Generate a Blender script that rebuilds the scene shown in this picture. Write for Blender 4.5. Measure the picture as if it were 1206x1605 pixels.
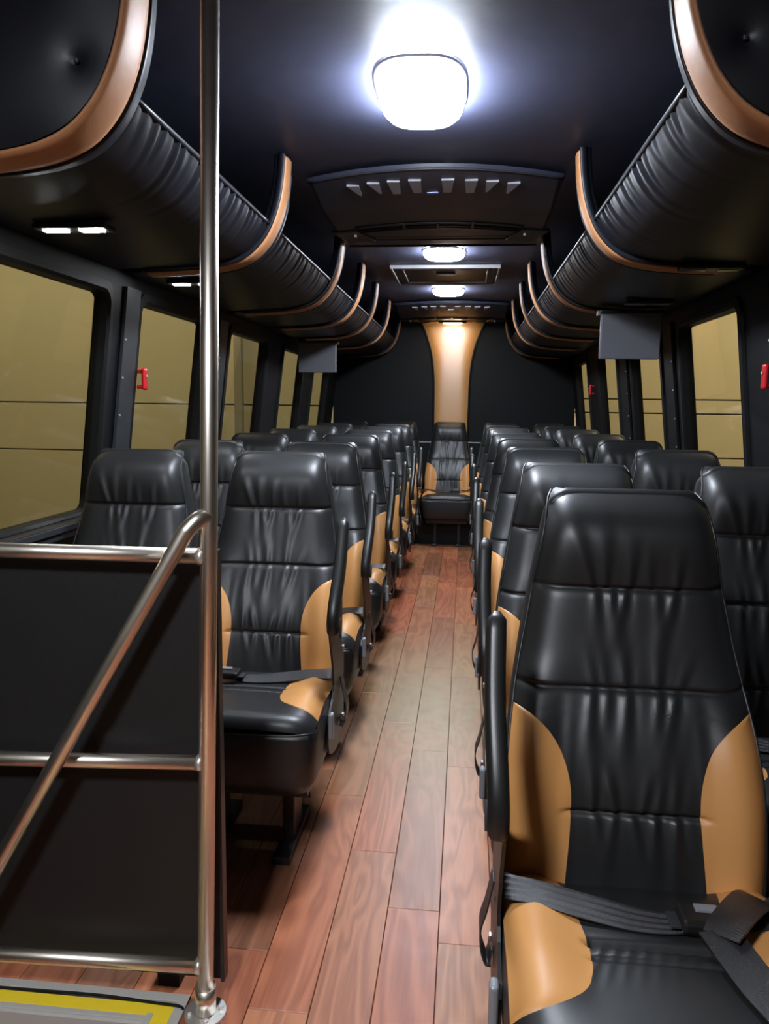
import bpy, bmesh, math, random
from math import sin, cos, pi, radians, exp, sqrt
from mathutils import Vector, Matrix
random.seed(7)
for o in list(bpy.data.objects):
    bpy.data.objects.remove(o)
SC = bpy.context.scene
COL = SC.collection

# ------------------------------------------------------------------ camera
CAM_POS = Vector((.13, 0, 1.27))
YAW, PITCH, ROLL, FPX = radians(5.85), radians(-7.9), radians(.7), 1208.0
cd = bpy.data.cameras.new('camera')
cam = bpy.data.objects.new('camera', cd)
COL.objects.link(cam)
cd.sensor_fit = 'HORIZONTAL'
cd.sensor_width = 36
cd.lens = 36 * FPX / 1206
cd.clip_start = .02
F = Vector((-sin(YAW) * cos(PITCH), cos(YAW) * cos(PITCH), sin(PITCH)))
R0 = F.cross(Vector((0, 0, 1))).normalized()
U0 = R0.cross(F)
Rv = R0 * cos(ROLL) + U0 * sin(ROLL)
Uv = -R0 * sin(ROLL) + U0 * cos(ROLL)
cam.matrix_world = Matrix(((Rv.x, Uv.x, -F.x, CAM_POS.x), (Rv.y, Uv.y, -F.y, CAM_POS.y),
                           (Rv.z, Uv.z, -F.z, CAM_POS.z), (0, 0, 0, 1)))
SC.camera = cam

# ------------------------------------------------------------------ world, added fill lamps outside, exposure
SC.view_settings.view_transform = 'Standard'
SC.view_settings.look = 'None'
SC.view_settings.exposure = 0.0
SC.view_settings.gamma = 1
SC.view_settings.use_curve_mapping = False
w = bpy.data.worlds.new('night')
SC.world = w
w.use_nodes = True
w.node_tree.nodes['Background'].inputs[0].default_value = (.95, .84, .62, 1)
w.node_tree.nodes['Background'].inputs[1].default_value = .11
DOME_E = 150.0        # ceiling dome lamps
READ_E = 150.0       # small reading lamps


def area_lamp(name, loc, rot, size, energy, col):
    l = bpy.data.lights.new(name, 'AREA')
    l.shape = 'RECTANGLE'
    l.size, l.size_y = size
    l.energy = energy
    l.color = col
    o = bpy.data.objects.new(name, l)
    o.location = loc
    o.rotation_euler = rot
    COL.objects.link(o)
    return o


area_lamp('outside_fill_light', (5, 7, 5.2), (radians(35), 0, 0), (6, 1), 460, (1, .88, .62))  # added fill lights, out of view, to brighten the wall behind the windows
area_lamp('outside_fill_light', (-5.5, 7, 5.2), (radians(35), 0, 0), (6, 1), 300, (1, .88, .62))


# ------------------------------------------------------------------ materials
def mat(name, col, rough=.5, metal=0, spec=.5, bump=0, bscale=200, bdist=.001, var=0, emit=None, es=0, aniso=None, coat=0):
    m = bpy.data.materials.new(name)
    m.use_nodes = True
    nt = m.node_tree
    b = nt.nodes['Principled BSDF']
    b.inputs['Base Color'].default_value = (*col, 1)
    b.inputs['Roughness'].default_value = rough
    b.inputs['Metallic'].default_value = metal
    b.inputs['Specular IOR Level'].default_value = spec
    b.inputs['Coat Weight'].default_value = coat
    b.inputs['Coat Roughness'].default_value = .22
    tc = nt.nodes.new('ShaderNodeTexCoord')
    if bump:
        n = nt.nodes.new('ShaderNodeTexNoise')
        n.inputs['Scale'].default_value = bscale
        n.inputs['Detail'].default_value = 3
        nt.links.new(tc.outputs['Object'], n.inputs['Vector'])
        bp = nt.nodes.new('ShaderNodeBump')
        bp.inputs['Strength'].default_value = bump
        bp.inputs['Distance'].default_value = bdist
        nt.links.new(n.outputs['Fac'], bp.inputs['Height'])
        nt.links.new(bp.outputs['Normal'], b.inputs['Normal'])
    if var:
        n = nt.nodes.new('ShaderNodeTexNoise')
        n.inputs['Scale'].default_value = 9
        n.inputs['Detail'].default_value = 4
        nt.links.new(tc.outputs['Object'], n.inputs['Vector'])
        r = nt.nodes.new('ShaderNodeMapRange')
        r.inputs['To Min'].default_value = max(.03, rough - var)
        r.inputs['To Max'].default_value = rough + var
        nt.links.new(n.outputs['Fac'], r.inputs['Value'])
        nt.links.new(r.outputs['Result'], b.inputs['Roughness'])
    if emit:
        b.inputs['Emission Color'].default_value = (*emit, 1)
        b.inputs['Emission Strength'].default_value = es
    return m


M = {}
M['leather'] = mat('black_leather', (.013, .0135, .0142), .43, bump=.12, bscale=420, bdist=.0006, var=.06, spec=.55)
M['tan'] = mat('tan_leather', (.58, .275, .088), .45, bump=.12, bscale=420, bdist=.0006, var=.05, spec=.4)
M['tan_wall'] = mat('tan_wall_vinyl', (.66, .34, .12), .36, bump=.05, bscale=120, bdist=.001, spec=1.0, coat=1.0)
M['tan_trim'] = mat('tan_rack_vinyl', (.44, .20, .085), .52, bump=.3, bscale=60, bdist=.002, spec=.5)
M['rackblack'] = mat('black_rack_vinyl', (.007, .0078, .012), .42, bump=.1, bscale=200, bdist=.001, spec=.38)
M['headliner'] = mat('black_headliner', (.052, .057, .098), .52, bump=.25, bscale=14, bdist=.004, var=.08, spec=.5)
M['wallblack'] = mat('black_wall_vinyl', (.0055, .006, .0072), .55, bump=.2, bscale=90, bdist=.001, spec=.2)
M['plastic'] = mat('black_plastic', (.012, .012, .012), .38, spec=.5, bump=.15, bscale=500, bdist=.0005)
M['grayplastic'] = mat('charcoal_plastic', (.030, .032, .036), .45, spec=.4)
M['lever'] = mat('light_grey_plastic', (.22, .23, .25), .35)
M['belt'] = mat('black_webbing', (.02, .02, .022), .34, bump=.8, bscale=700, bdist=.001, spec=.7)
M['steel'] = mat('satin_steel', (.85, .78, .68), .34, metal=1, bump=.06, bscale=60, bdist=.0006, var=.06)
M['steel2'] = mat('bright_steel', (.85, .83, .78), .42, metal=.85)
M['alu'] = mat('aluminium_nosing', (.56, .54, .49), .5, metal=.1, bump=.1, bscale=120, bdist=.001)
M['yellow'] = mat('yellow_grit', (1.0, .74, .03), .6, bump=.25, bscale=400, bdist=.001)
M['panel'] = mat('black_partition_board', (.012, .012, .012), .52, bump=.5, bscale=500, bdist=.0008, spec=.45)
M['rubber'] = mat('black_rubber', (.006, .006, .006), .55, spec=.22)
M['red'] = mat('red_plastic', (.55, .01, .015), .35)
M['screen'] = mat('grey_monitor_plastic', (.14, .145, .165), .45)
M['louver'] = mat('grey_louver', (.30, .31, .36), .5)
M['acbody'] = mat('air_unit_plastic', (.036, .041, .066), .45, bump=.1, bscale=30, bdist=.002)
M['hatchtrim'] = mat('hatch_trim', (.34, .34, .36), .32)
M['dome'] = mat('lit_dome', (.9, .9, 1), .4, emit=(.82, .89, 1.0), es=DOME_E)
M['whiteplastic'] = mat('white_lamp_rim', (.7, .7, .72), .4)
M['warm'] = mat('lit_warm_strip', (1, .9, .7), .4, emit=(1, .80, .50), es=190)
M['domefront'] = mat('lit_entrance_dome', (.9, .9, 1), .4, emit=(.90, .93, 1.0), es=DOME_E * 1.55)
M['read'] = mat('lit_reading_lamp', (.9, .9, 1), .4, emit=(.93, .96, 1.0), es=READ_E)
M['readoff'] = mat('unlit_lens', (.25, .25, .24), .25)
M['badge'] = mat('silver_blue_badge', (.35, .42, .75), .2, metal=.6)
M['ceramic'] = mat('painted_siding', (.44, .38, .245), .6, bump=.3, bscale=3, bdist=.01)
M['siding_olive'] = mat('painted_siding_olive', (.34, .31, .20), .6, bump=.3, bscale=3, bdist=.01)
M['concrete'] = mat('garage_concrete', (.22, .21, .18), .8, bump=.4, bscale=12, bdist=.01)
M['pipe'] = mat('grey_steel_pipe', (.16, .15, .11), .5)


def glass(name, tint, spec):
    m = bpy.data.materials.new(name)
    m.use_nodes = True
    nt = m.node_tree
    nt.nodes.clear()
    out = nt.nodes.new('ShaderNodeOutputMaterial')
    t = nt.nodes.new('ShaderNodeBsdfTransparent')
    t.inputs[0].default_value = (*tint, 1)
    g = nt.nodes.new('ShaderNodeBsdfGlossy')
    g.inputs['Roughness'].default_value = .015
    lw = nt.nodes.new('ShaderNodeLayerWeight')
    lw.inputs[0].default_value = .5
    p4 = nt.nodes.new('ShaderNodeMath'); p4.operation = 'POWER'; p4.inputs[1].default_value = 5
    nt.links.new(lw.outputs['Facing'], p4.inputs[0])
    ma = nt.nodes.new('ShaderNodeMath'); ma.operation = 'MULTIPLY_ADD'; ma.inputs[1].default_value = spec; ma.inputs[2].default_value = .02
    nt.links.new(p4.outputs[0], ma.inputs[0])
    mx = nt.nodes.new('ShaderNodeMixShader')
    nt.links.new(ma.outputs[0], mx.inputs[0])
    nt.links.new(t.outputs[0], mx.inputs[1])
    nt.links.new(g.outputs[0], mx.inputs[2])
    nt.links.new(mx.outputs[0], out.inputs[0])
    return m


M['glass'] = glass('tinted_window_glass', (.90, .88, .80), .30)


def wood():
    m = bpy.data.materials.new('cherry_vinyl_plank')
    m.use_nodes = True
    nt = m.node_tree
    b = nt.nodes['Principled BSDF']
    L = nt.links.new
    geo = nt.nodes.new('ShaderNodeNewGeometry')
    oi = nt.nodes.new('ShaderNodeObjectInfo')
    mul = nt.nodes.new('ShaderNodeVectorMath')
    mul.operation = 'MULTIPLY_ADD'
    comb = nt.nodes.new('ShaderNodeCombineXYZ')
    r = nt.nodes.new('ShaderNodeMath'); r.operation = 'MULTIPLY'; r.inputs[1].default_value = 37
    L(oi.outputs['Random'], r.inputs[0])
    L(r.outputs[0], comb.inputs[0]); L(r.outputs[0], comb.inputs[1])
    mul.inputs[1].default_value = (1, .16, 1)
    L(geo.outputs['Position'], mul.inputs[0]); L(comb.outputs[0], mul.inputs[2])
    # broad cathedral figure
    n1 = nt.nodes.new('ShaderNodeTexNoise'); n1.inputs['Scale'].default_value = 9
    n1.inputs['Detail'].default_value = 2; n1.inputs['Distortion'].default_value = .6
    L(mul.outputs[0], n1.inputs['Vector'])
    k = nt.nodes.new('ShaderNodeMath'); k.operation = 'MULTIPLY'; k.inputs[1].default_value = 46
    L(n1.outputs['Fac'], k.inputs[0])
    s = nt.nodes.new('ShaderNodeMath'); s.operation = 'SINE'; L(k.outputs[0], s.inputs[0])
    mr = nt.nodes.new('ShaderNodeMapRange'); mr.inputs['From Min'].default_value = -1
    L(s.outputs[0], mr.inputs['Value'])
    # fine grain
    mul2 = nt.nodes.new('ShaderNodeVectorMath'); mul2.operation = 'MULTIPLY'
    mul2.inputs[1].default_value = (1, .22, 1)
    L(mul.outputs[0], mul2.inputs[0])
    n2 = nt.nodes.new('ShaderNodeTexNoise'); n2.inputs['Scale'].default_value = 170; n2.inputs['Detail'].default_value = 4
    L(mul2.outputs[0], n2.inputs['Vector'])
    ramp = nt.nodes.new('ShaderNodeValToRGB')
    e = ramp.color_ramp.elements
    e[0].color = (.21, .070, .034, 1); e[1].color = (.46, .195, .100, 1)
    mixf = nt.nodes.new('ShaderNodeMix'); mixf.data_type = 'FLOAT'; mixf.inputs[0].default_value = .55
    L(mr.outputs[0], mixf.inputs[2]); L(n2.outputs['Fac'], mixf.inputs[3])
    L(mixf.outputs[0], ramp.inputs[0])
    # plank to plank tone
    tone = nt.nodes.new('ShaderNodeValToRGB')
    t = tone.color_ramp.elements
    t[0].color = (.62, .68, .72, 1); t[1].color = (1.28, 1.02, .90, 1)
    t.new(.35).color = (1.15, .84, .78, 1); t.new(.7).color = (.90, 1.06, 1.0, 1)
    L(oi.outputs['Random'], tone.inputs[0])
    mx = nt.nodes.new('ShaderNodeMix'); mx.data_type = 'RGBA'; mx.blend_type = 'MULTIPLY'; mx.inputs[0].default_value = 1
    L(ramp.outputs[0], mx.inputs[6]); L(tone.outputs[0], mx.inputs[7])
    # pale beige patch in the aisle, soft-edged and broken up by noise
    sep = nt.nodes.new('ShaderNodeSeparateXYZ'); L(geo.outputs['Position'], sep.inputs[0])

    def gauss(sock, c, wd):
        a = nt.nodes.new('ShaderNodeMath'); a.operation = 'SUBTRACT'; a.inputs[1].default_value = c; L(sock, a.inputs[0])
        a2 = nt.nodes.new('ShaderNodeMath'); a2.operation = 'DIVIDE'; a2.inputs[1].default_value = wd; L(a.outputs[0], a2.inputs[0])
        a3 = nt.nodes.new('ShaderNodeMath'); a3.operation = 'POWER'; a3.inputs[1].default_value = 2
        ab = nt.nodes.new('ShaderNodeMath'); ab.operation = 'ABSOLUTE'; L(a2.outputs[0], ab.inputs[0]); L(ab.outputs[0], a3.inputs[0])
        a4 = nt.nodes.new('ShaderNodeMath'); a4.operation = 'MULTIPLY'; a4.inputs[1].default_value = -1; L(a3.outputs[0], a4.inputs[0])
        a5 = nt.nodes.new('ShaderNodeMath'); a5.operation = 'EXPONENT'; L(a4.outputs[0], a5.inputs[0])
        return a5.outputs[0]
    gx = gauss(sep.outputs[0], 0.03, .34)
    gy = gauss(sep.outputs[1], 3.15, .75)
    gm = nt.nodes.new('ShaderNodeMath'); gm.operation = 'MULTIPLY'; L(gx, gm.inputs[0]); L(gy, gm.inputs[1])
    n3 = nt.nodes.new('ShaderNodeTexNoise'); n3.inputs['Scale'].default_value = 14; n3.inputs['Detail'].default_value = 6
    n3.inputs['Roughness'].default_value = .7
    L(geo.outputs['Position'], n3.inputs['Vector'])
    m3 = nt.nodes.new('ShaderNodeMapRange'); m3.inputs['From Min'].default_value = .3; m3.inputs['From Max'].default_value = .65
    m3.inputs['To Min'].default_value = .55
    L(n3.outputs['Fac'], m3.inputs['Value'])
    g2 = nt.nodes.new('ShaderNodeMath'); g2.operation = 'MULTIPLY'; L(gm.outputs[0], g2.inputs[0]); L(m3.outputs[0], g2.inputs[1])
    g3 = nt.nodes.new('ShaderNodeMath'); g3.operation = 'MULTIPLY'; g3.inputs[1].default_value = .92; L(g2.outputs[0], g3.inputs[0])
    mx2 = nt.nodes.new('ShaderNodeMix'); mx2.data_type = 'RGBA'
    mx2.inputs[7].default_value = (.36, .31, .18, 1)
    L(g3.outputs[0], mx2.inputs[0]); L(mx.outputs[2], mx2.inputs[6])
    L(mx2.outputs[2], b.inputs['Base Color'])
    rr = nt.nodes.new('ShaderNodeMapRange'); rr.inputs['To Min'].default_value = .30; rr.inputs['To Max'].default_value = .46
    L(n3.outputs['Fac'], rr.inputs['Value']); L(rr.outputs[0], b.inputs['Roughness'])
    bp = nt.nodes.new('ShaderNodeBump'); bp.inputs['Strength'].default_value = .12; bp.inputs['Distance'].default_value = .001
    L(n2.outputs['Fac'], bp.inputs['Height']); L(bp.outputs[0], b.inputs['Normal'])
    return m


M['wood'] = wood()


# ------------------------------------------------------------------ helpers
def link(name, me, m, parent=None, loc=None):
    o = bpy.data.objects.new(name, me)
    if m is not None and not me.materials:
        me.materials.append(m)
    COL.objects.link(o)
    if parent:
        o.parent = parent
    if loc:
        o.location = loc
    return o


def mesh(name, vs, fs, m, parent=None, smooth=False, fix=True, loc=None):
    me = bpy.data.meshes.new(name)
    me.from_pydata([tuple(v) for v in vs], [], fs)
    if fix:
        bm = bmesh.new(); bm.from_mesh(me)
        bmesh.ops.remove_doubles(bm, verts=bm.verts, dist=1e-5)
        bmesh.ops.recalc_face_normals(bm, faces=bm.faces)
        bm.to_mesh(me); bm.free()
    if smooth:
        me.polygons.foreach_set('use_smooth', [True] * len(me.polygons))
    me.update()
    return link(name, me, m, parent, loc)


def finish(bm, name, m, parent=None, smooth=False, loc=None):
    bmesh.ops.recalc_face_normals(bm, faces=bm.faces)
    me = bpy.data.meshes.new(name)
    bm.to_mesh(me); bm.free()
    if smooth:
        me.polygons.foreach_set('use_smooth', [True] * len(me.polygons))
    return link(name, me, m, parent, loc)


def add_box(bm, c, s, bev=0, rot=None, seg=2):
    r = bmesh.ops.create_cube(bm, size=1)
    vs = r['verts']
    for v in vs:
        v.co = Vector((v.co.x * s[0], v.co.y * s[1], v.co.z * s[2]))
    if bev:
        es = list({e for v in vs for e in v.link_edges})
        rb = bmesh.ops.bevel(bm, geom=es, offset=bev, segments=seg, affect='EDGES', profile=.5)
        vs = list({v for f in rb['faces'] for v in f.verts} | {v for v in vs if v.is_valid})
        # include every vert connected
        seen = set(vs); st = list(vs)
        while st:
            v = st.pop()
            for e in v.link_edges:
                o2 = e.other_vert(v)
                if o2 not in seen:
                    seen.add(o2); st.append(o2)
        vs = list(seen)
    if rot is not None:
        for v in vs:
            v.co = rot @ v.co
    for v in vs:
        v.co += Vector(c)
    return vs


def box(name, c, s, m, parent=None, bev=0, rot=None, seg=2, smooth=False):
    bm = bmesh.new()
    add_box(bm, c, s, bev, rot, seg)
    return finish(bm, name, m, parent, smooth)


def tube_geo(pts, r, n=12, cap=True):
    pts = [Vector(p) for p in pts]
    vs, fs = [], []
    t0 = (pts[1] - pts[0]).normalized()
    ref = Vector((0, 0, 1)) if abs(t0.z) < .9 else Vector((1, 0, 0))
    nrm = t0.cross(ref).normalized()
    for i, p in enumerate(pts):
        if i == 0: t = t0
        elif i == len(pts) - 1: t = (pts[-1] - pts[-2]).normalized()
        else: t = ((pts[i + 1] - p).normalized() + (p - pts[i - 1]).normalized()).normalized()
        nrm = (nrm - t * nrm.dot(t)).normalized()
        bn = t.cross(nrm)
        rr = r[i] if isinstance(r, (list, tuple)) else r
        for k in range(n):
            a = 2 * pi * k / n
            vs.append(p + (nrm * cos(a) + bn * sin(a)) * rr)
    for i in range(len(pts) - 1):
        for k in range(n):
            a, b = i * n + k, i * n + (k + 1) % n
            fs.append((a, b, b + n, a + n))
    if cap:
        fs.append(tuple(range(n - 1, -1, -1)))
        fs.append(tuple((len(pts) - 1) * n + k for k in range(n)))
    return vs, fs


def tube(name, pts, r, m, parent=None, n=12):
    vs, fs = tube_geo(pts, r, n)
    o = mesh(name, vs, fs, m, parent, smooth=True)
    for p in o.data.polygons:
        if len(p.vertices) > 4: p.use_smooth = False
    return o


def grid(name, nu, nv, fn, m, parent=None, smooth=True, fix=False):
    vs = [fn(i / nu, j / nv) for j in range(nv + 1) for i in range(nu + 1)]
    fs = [(j * (nu + 1) + i, j * (nu + 1) + i + 1, (j + 1) * (nu + 1) + i + 1, (j + 1) * (nu + 1) + i)
          for j in range(nv) for i in range(nu)]
    return mesh(name, vs, fs, m, parent, smooth, fix)


def ribbon(name, pts, wd, width, th, m, parent=None, grooves=0):
    """flat strap along pts; wd = width direction per point"""
    pts = [Vector(p) for p in pts]
    nw = 8 if grooves else 2
    vs, fs = [], []
    N = len(pts)
    for i, p in enumerate(pts):
        t = (pts[min(i + 1, N - 1)] - pts[max(i - 1, 0)]).normalized()
        d = Vector(wd[i] if isinstance(wd, list) else wd)
        d = (d - t * d.dot(t)).normalized()
        nn = t.cross(d)
        ws = width[i] if isinstance(width, list) else width
        for side in (1, -1):
            for k in range(nw + 1):
                u = k / nw - .5
                h = th * .5 + (grooves * (1 if k % 2 else 0) if side == 1 else 0)
                vs.append(p + d * (u * ws) + nn * (side * h))
    st = 2 * (nw + 1)
    for i in range(N - 1):
        a, b = i * st, (i + 1) * st
        for k in range(nw):
            fs.append((a + k, a + k + 1, b + k + 1, b + k))
            q = nw + 1
            fs.append((a + q + k + 1, a + q + k, b + q + k, b + q + k + 1))
        fs.append((a, b, b + nw + 1, a + nw + 1))
        fs.append((a + nw, a + 2 * nw + 1, b + 2 * nw + 1, b + nw))
    for e in (0, (N - 1) * st):
        fs.append(tuple(e + k for k in range(nw + 1)) + tuple(e + nw + 1 + k for k in range(nw, -1, -1)))
    return mesh(name, vs, fs, m, parent, smooth=False)


def smooth_path(pts, n=6):
    pts = [Vector(p) for p in pts]
    out = []
    P = [pts[0]] + pts + [pts[-1]]
    for i in range(1, len(P) - 2):
        for k in range(n):
            t = k / n
            a, b, c, d = P[i - 1], P[i], P[i + 1], P[i + 2]
            out.append(.5 * ((2 * b) + (c - a) * t + (2 * a - 5 * b + 4 * c - d) * t * t + (3 * b - a - 3 * c + d) * t ** 3))
    out.append(pts[-1])
    return out


def empty(name, loc=(0, 0, 0), parent=None):
    o = bpy.data.objects.new(name, None)
    o.empty_display_size = .05
    o.location = loc
    COL.objects.link(o)
    if parent: o.parent = parent
    return o


def tag(o, label=None, cat=None, group=None, kind=None):
    if label: o['label'] = label
    if cat: o['category'] = cat
    if group: o['group'] = group
    if kind: o['kind'] = kind
    return o


def copy_tree(o, parent=None):
    c = o.copy(); COL.objects.link(c); c.parent = parent
    for ch in list(o.children): copy_tree(ch, c)
    return c


def lerp_table(T, x):
    if x <= T[0][0]: return T[0][1]
    for (a, b), (c, d) in zip(T, T[1:]):
        if x <= c: return b + (d - b) * (x - a) / (c - a)
    return T[-1][1]


def smoothstep(a, b, x):
    t = min(1, max(0, (x - a) / (b - a)))
    return t * t * (3 - 2 * t)


# ================================================================== STRUCTURE
REAR = 7.65
FRONT = -1.6
XC = -.01


def wall_x(z):
    return 1.2 - (z - 1.1) * .12 if z > .86 else 1.2 + .24 * .12


# --- floor of separate planks
floor = tag(empty('floor', (0, 0, 0)), kind='structure')
tag(floor, 'reddish cherry wood plank floor of the bus aisle')
PW = .1315
base_me = None
x_edges = [.098 + PW * k for k in range(-10, 9)]
offs = {-1: 1.803, 0: 1.687, 1: 2.113, -2: 2.046}
random.seed(3)


def plank_mesh(wx, ly):
    bm = bmesh.new()
    add_box(bm, (0, 0, -.003), (wx, ly, .006))
    for f in bm.faces: pass
    top = [e for e in bm.edges if all(v.co.z > -.0001 for v in e.verts)]
    bmesh.ops.bevel(bm, geom=top, offset=.0012, segments=1, affect='EDGES')
    me = bpy.data.meshes.new('plank'); bm.to_mesh(me); bm.free()
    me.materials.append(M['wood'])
    return me


PM = {}
for k, xe in enumerate(x_edges):
    c = k - 10
    y0 = (offs.get(c - 0, None))
    if y0 is None: y0 = 1.6 + random.random() * .9
    y0 = y0 - .915 * math.ceil((y0 - FRONT) / .915)
    y = y0
    xa, xb = max(xe, -1.215), min(xe + PW, 1.215)
    while y < REAR:
        ya, yb = max(y, FRONT), min(y + .915, REAR)
        y += .915
        if xb <= -.43 + .06 and ya < 1.435:
            if yb <= 1.45: continue
            ya = 1.435
        if yb - ya < .03: continue
        key = (round(xb - xa, 3), round(yb - ya, 3))
        if key not in PM: PM[key] = plank_mesh(xb - xa - .0016, yb - ya - .0012)
        o = bpy.data.objects.new('plank', PM[key]); COL.objects.link(o); o.parent = floor
        o.location = ((xa + xb) / 2, (ya + yb) / 2, 0)
# slab beneath the planks with the stairwell cut out
bm = bmesh.new()
add_box(bm, (.40, (FRONT + REAR) / 2, -.036), (1.64, REAR - FRONT, .056))
add_box(bm, (-.82, (1.44 + REAR) / 2, -.036), (.80, REAR - 1.44, .056))
finish(bm, 'subfloor', M['rubber'], floor)

# --- stairwell
sw = tag(empty('trim_3', (0, 0, 0)), 'steps down to the entrance beside the pole', kind='structure')
box('riser', (-.83, 1.436, -.17), (.80, .012, .26), M['wallblack'], sw)
box('riser', (-.418, .6, -.17), (.012, 1.66, .26), M['wallblack'], sw)
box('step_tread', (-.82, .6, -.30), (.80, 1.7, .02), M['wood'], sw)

nos = tag(empty('trim_4', (0, 0, 0)), 'grey and yellow nosing strip around the stairwell edge', kind='structure')
# profile of nosing: far grey band, yellow strip, near grey band, drop lip
YB = 1.452
box('far_edge', (-.82, YB - .012, .004), (.79, .022, .008), M['alu'], nos, bev=.001)
box('yellow_strip', (-.86, YB - .049, .0035), (.76, .032, .007), M['yellow'], nos, bev=.001)
box('near_edge', (-.866, YB - .072, .003), (.760, .012, .010), M['alu'], nos, bev=.001)
box('lip', (-.87, YB - .082, -.024), (.748, .008, .055), M['alu'], nos, bev=.001)
# return leg running toward the entrance
box('far_edge', (-.436, .615, .0041), (.022, 1.672, .008), M['alu'], nos, bev=.001)
box('yellow_strip', (-.4655, .593, .0037), (.037, 1.65, .007), M['yellow'], nos, bev=.001)
box('near_edge', (-.491, .59, .0031), (.014, 1.606, .010), M['alu'], nos, bev=.001)
box('lip', (-.500, .575, -.0235), (.008, 1.60, .055), M['alu'], nos, bev=.001)
box('base_plate', (-.82, YB - .042, -.008), (.79, .082, .014), M['alu'], nos)
box('base_plate', (-.463, .61, -.008), (.074, 1.66, .014), M['alu'], nos)

# --- ceiling
ceil = tag(grid('ceiling', 24, 60, lambda u, v: (-1.2 + 2.4 * u, FRONT + (REAR - FRONT) * v,
           2.13 - .012 * ((u - .5) * 2) ** 2 + .0015 * sin(v * 47) * sin(u * 9)), M['headliner']), kind='structure')
box('backing', (0, (FRONT + REAR) / 2, 2.16), (2.5, REAR - FRONT, .02), M['rubber'], ceil)

# --- side walls with window openings
WINS = {'right': [(1.90, 2.62), (3.06, 3.86), (4.25, 4.97), (5.43, 6.14), (6.68, 7.36)],
        'left': [(.15, 1.25), (1.66, 2.68), (2.95, 3.72), (4.10, 4.88), (5.33, 6.03), (6.44, 7.15)]}
ZS, ZT = .875, 1.655


def wall_quadstrip(name, sg, ya, yb, za, zb, m, parent, inset=0.0, thick=.05):
    xa, xb = wall_x(za) - inset, wall_x(zb) - inset
    v = [(sg * xa, ya, za), (sg * xa, yb, za), (sg * xb, yb, zb), (sg * xb, ya, zb),
         (sg * (xa + thick), ya, za), (sg * (xa + thick), yb, za), (sg * (xb + thick), yb, zb), (sg * (xb + thick), ya, zb)]
    f = [(0, 1, 2, 3), (4, 7, 6, 5), (0, 4, 5, 1), (1, 5, 6, 2), (2, 6, 7, 3), (3, 7, 4, 0)]
    return v, f


wn = 0
for side, sg in (('right', 1), ('left', -1)):
    vs, fs = [], []

    def addq(ya, yb, za, zb):
        v, f = wall_quadstrip('', sg, ya, yb, za, zb, None, None)
        b = len(vs); vs.extend(v); fs.extend([tuple(i + b for i in q) for q in f])
    addq(FRONT, REAR, -.06, .86)
    addq(FRONT, REAR, .86, ZS)
    addq(FRONT, REAR, ZT, 2.17)
    edges = [FRONT] + [e for wv in WINS[side] for e in wv] + [REAR]
    for a, b in zip(edges[::2], edges[1::2]): addq(a, b, ZS, ZT)
    tag(mesh('wall_' + side, vs, fs, M['wallblack'], fix=False), kind='structure')
    for (ya, yb) in WINS[side]:
        wn += 1
        win = tag(empty('window_%d' % wn, (0, 0, 0)), kind='structure')
        # frame ring with rounded opening, proud of wall
        cy, cz, hw, hh = (ya + yb) / 2, (ZS + ZT) / 2, (yb - ya) / 2, (ZT - ZS) / 2
        N = 40

        def rr(hw, hh, r, lvl):
            out = []
            for q in range(4):
                sx, sz = ((1, 1), (-1, 1), (-1, -1), (1, -1))[q]
                for k in range(N // 4 + 1):
                    a = pi / 2 * q + pi / 2 * k / (N // 4)
                    y = cy + sx * (hw - r) + r * cos(a); z = cz + sz * (hh - r) + r * sin(a)
                    out.append((sg * (wall_x(z) - lvl), y, z))
            return out
        rings = [rr(hw + .035, hh + .035, .07, -.002), rr(hw + .032, hh + .032, .067, .012), rr(hw + .004, hh + .004, .055, .014),
                 rr(hw - .006, hh - .006, .05, .006), rr(hw - .008, hh - .008, .048, -.04)]
        n = len(rings[0]); V = [p for r_ in rings for p in r_]; Fc = []
        for q in range(len(rings) - 1):
            for k in range(n):
                Fc.append((q * n + k, q * n + (k + 1) % n, (q + 1) * n + (k + 1) % n, (q + 1) * n + k))
        mesh('window_frame', V, Fc, M['rubber'], win, fix=False, smooth=False)
        xg0, xg1 = wall_x(ZS) + .02, wall_x(ZT) + .02
        mesh('pane', [(sg * xg0, ya - .01, ZS - .01), (sg * xg0, yb + .01, ZS - .01), (sg * xg1, yb + .01, ZT + .01), (sg * xg1, ya - .01, ZT + .01),
                      (sg * (xg0 + .005), ya - .01, ZS - .01), (sg * (xg0 + .005), yb + .01, ZS - .01), (sg * (xg1 + .005), yb + .01, ZT + .01), (sg * (xg1 + .005), ya - .01, ZT + .01)],
             [(0, 1, 2, 3), (4, 7, 6, 5), (0, 4, 5, 1), (1, 5, 6, 2), (2, 6, 7, 3), (3, 7, 4, 0)], M['glass'], win, fix=False)

# lighter pillar covers with screws
tn = 4
for side, sg, ylist in (('left', -1, [(2.80, 2.92), (3.90, 4.03)]), ('right', 1, [(2.74, 2.92), (3.98, 4.14), (5.08, 5.28)])):
    for (ya, yb) in ylist:
        tn += 1
        t = tag(empty('trim_%d' % tn, (0, 0, 0)), kind='structure')
        v, f = wall_quadstrip('', sg, ya, yb, .875, 1.69, None, None, inset=.016, thick=.012)
        mesh('pillar_cover', v, f, M['grayplastic'] if side == 'left' else M['wallblack'], t)
        for z in (1.08, 1.22, 1.36, 1.50):
            box('screw', (sg * (wall_x(z) - .018), ya + .012, z), (.004, .007, .007), M['steel2'], t, bev=.001)
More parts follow.
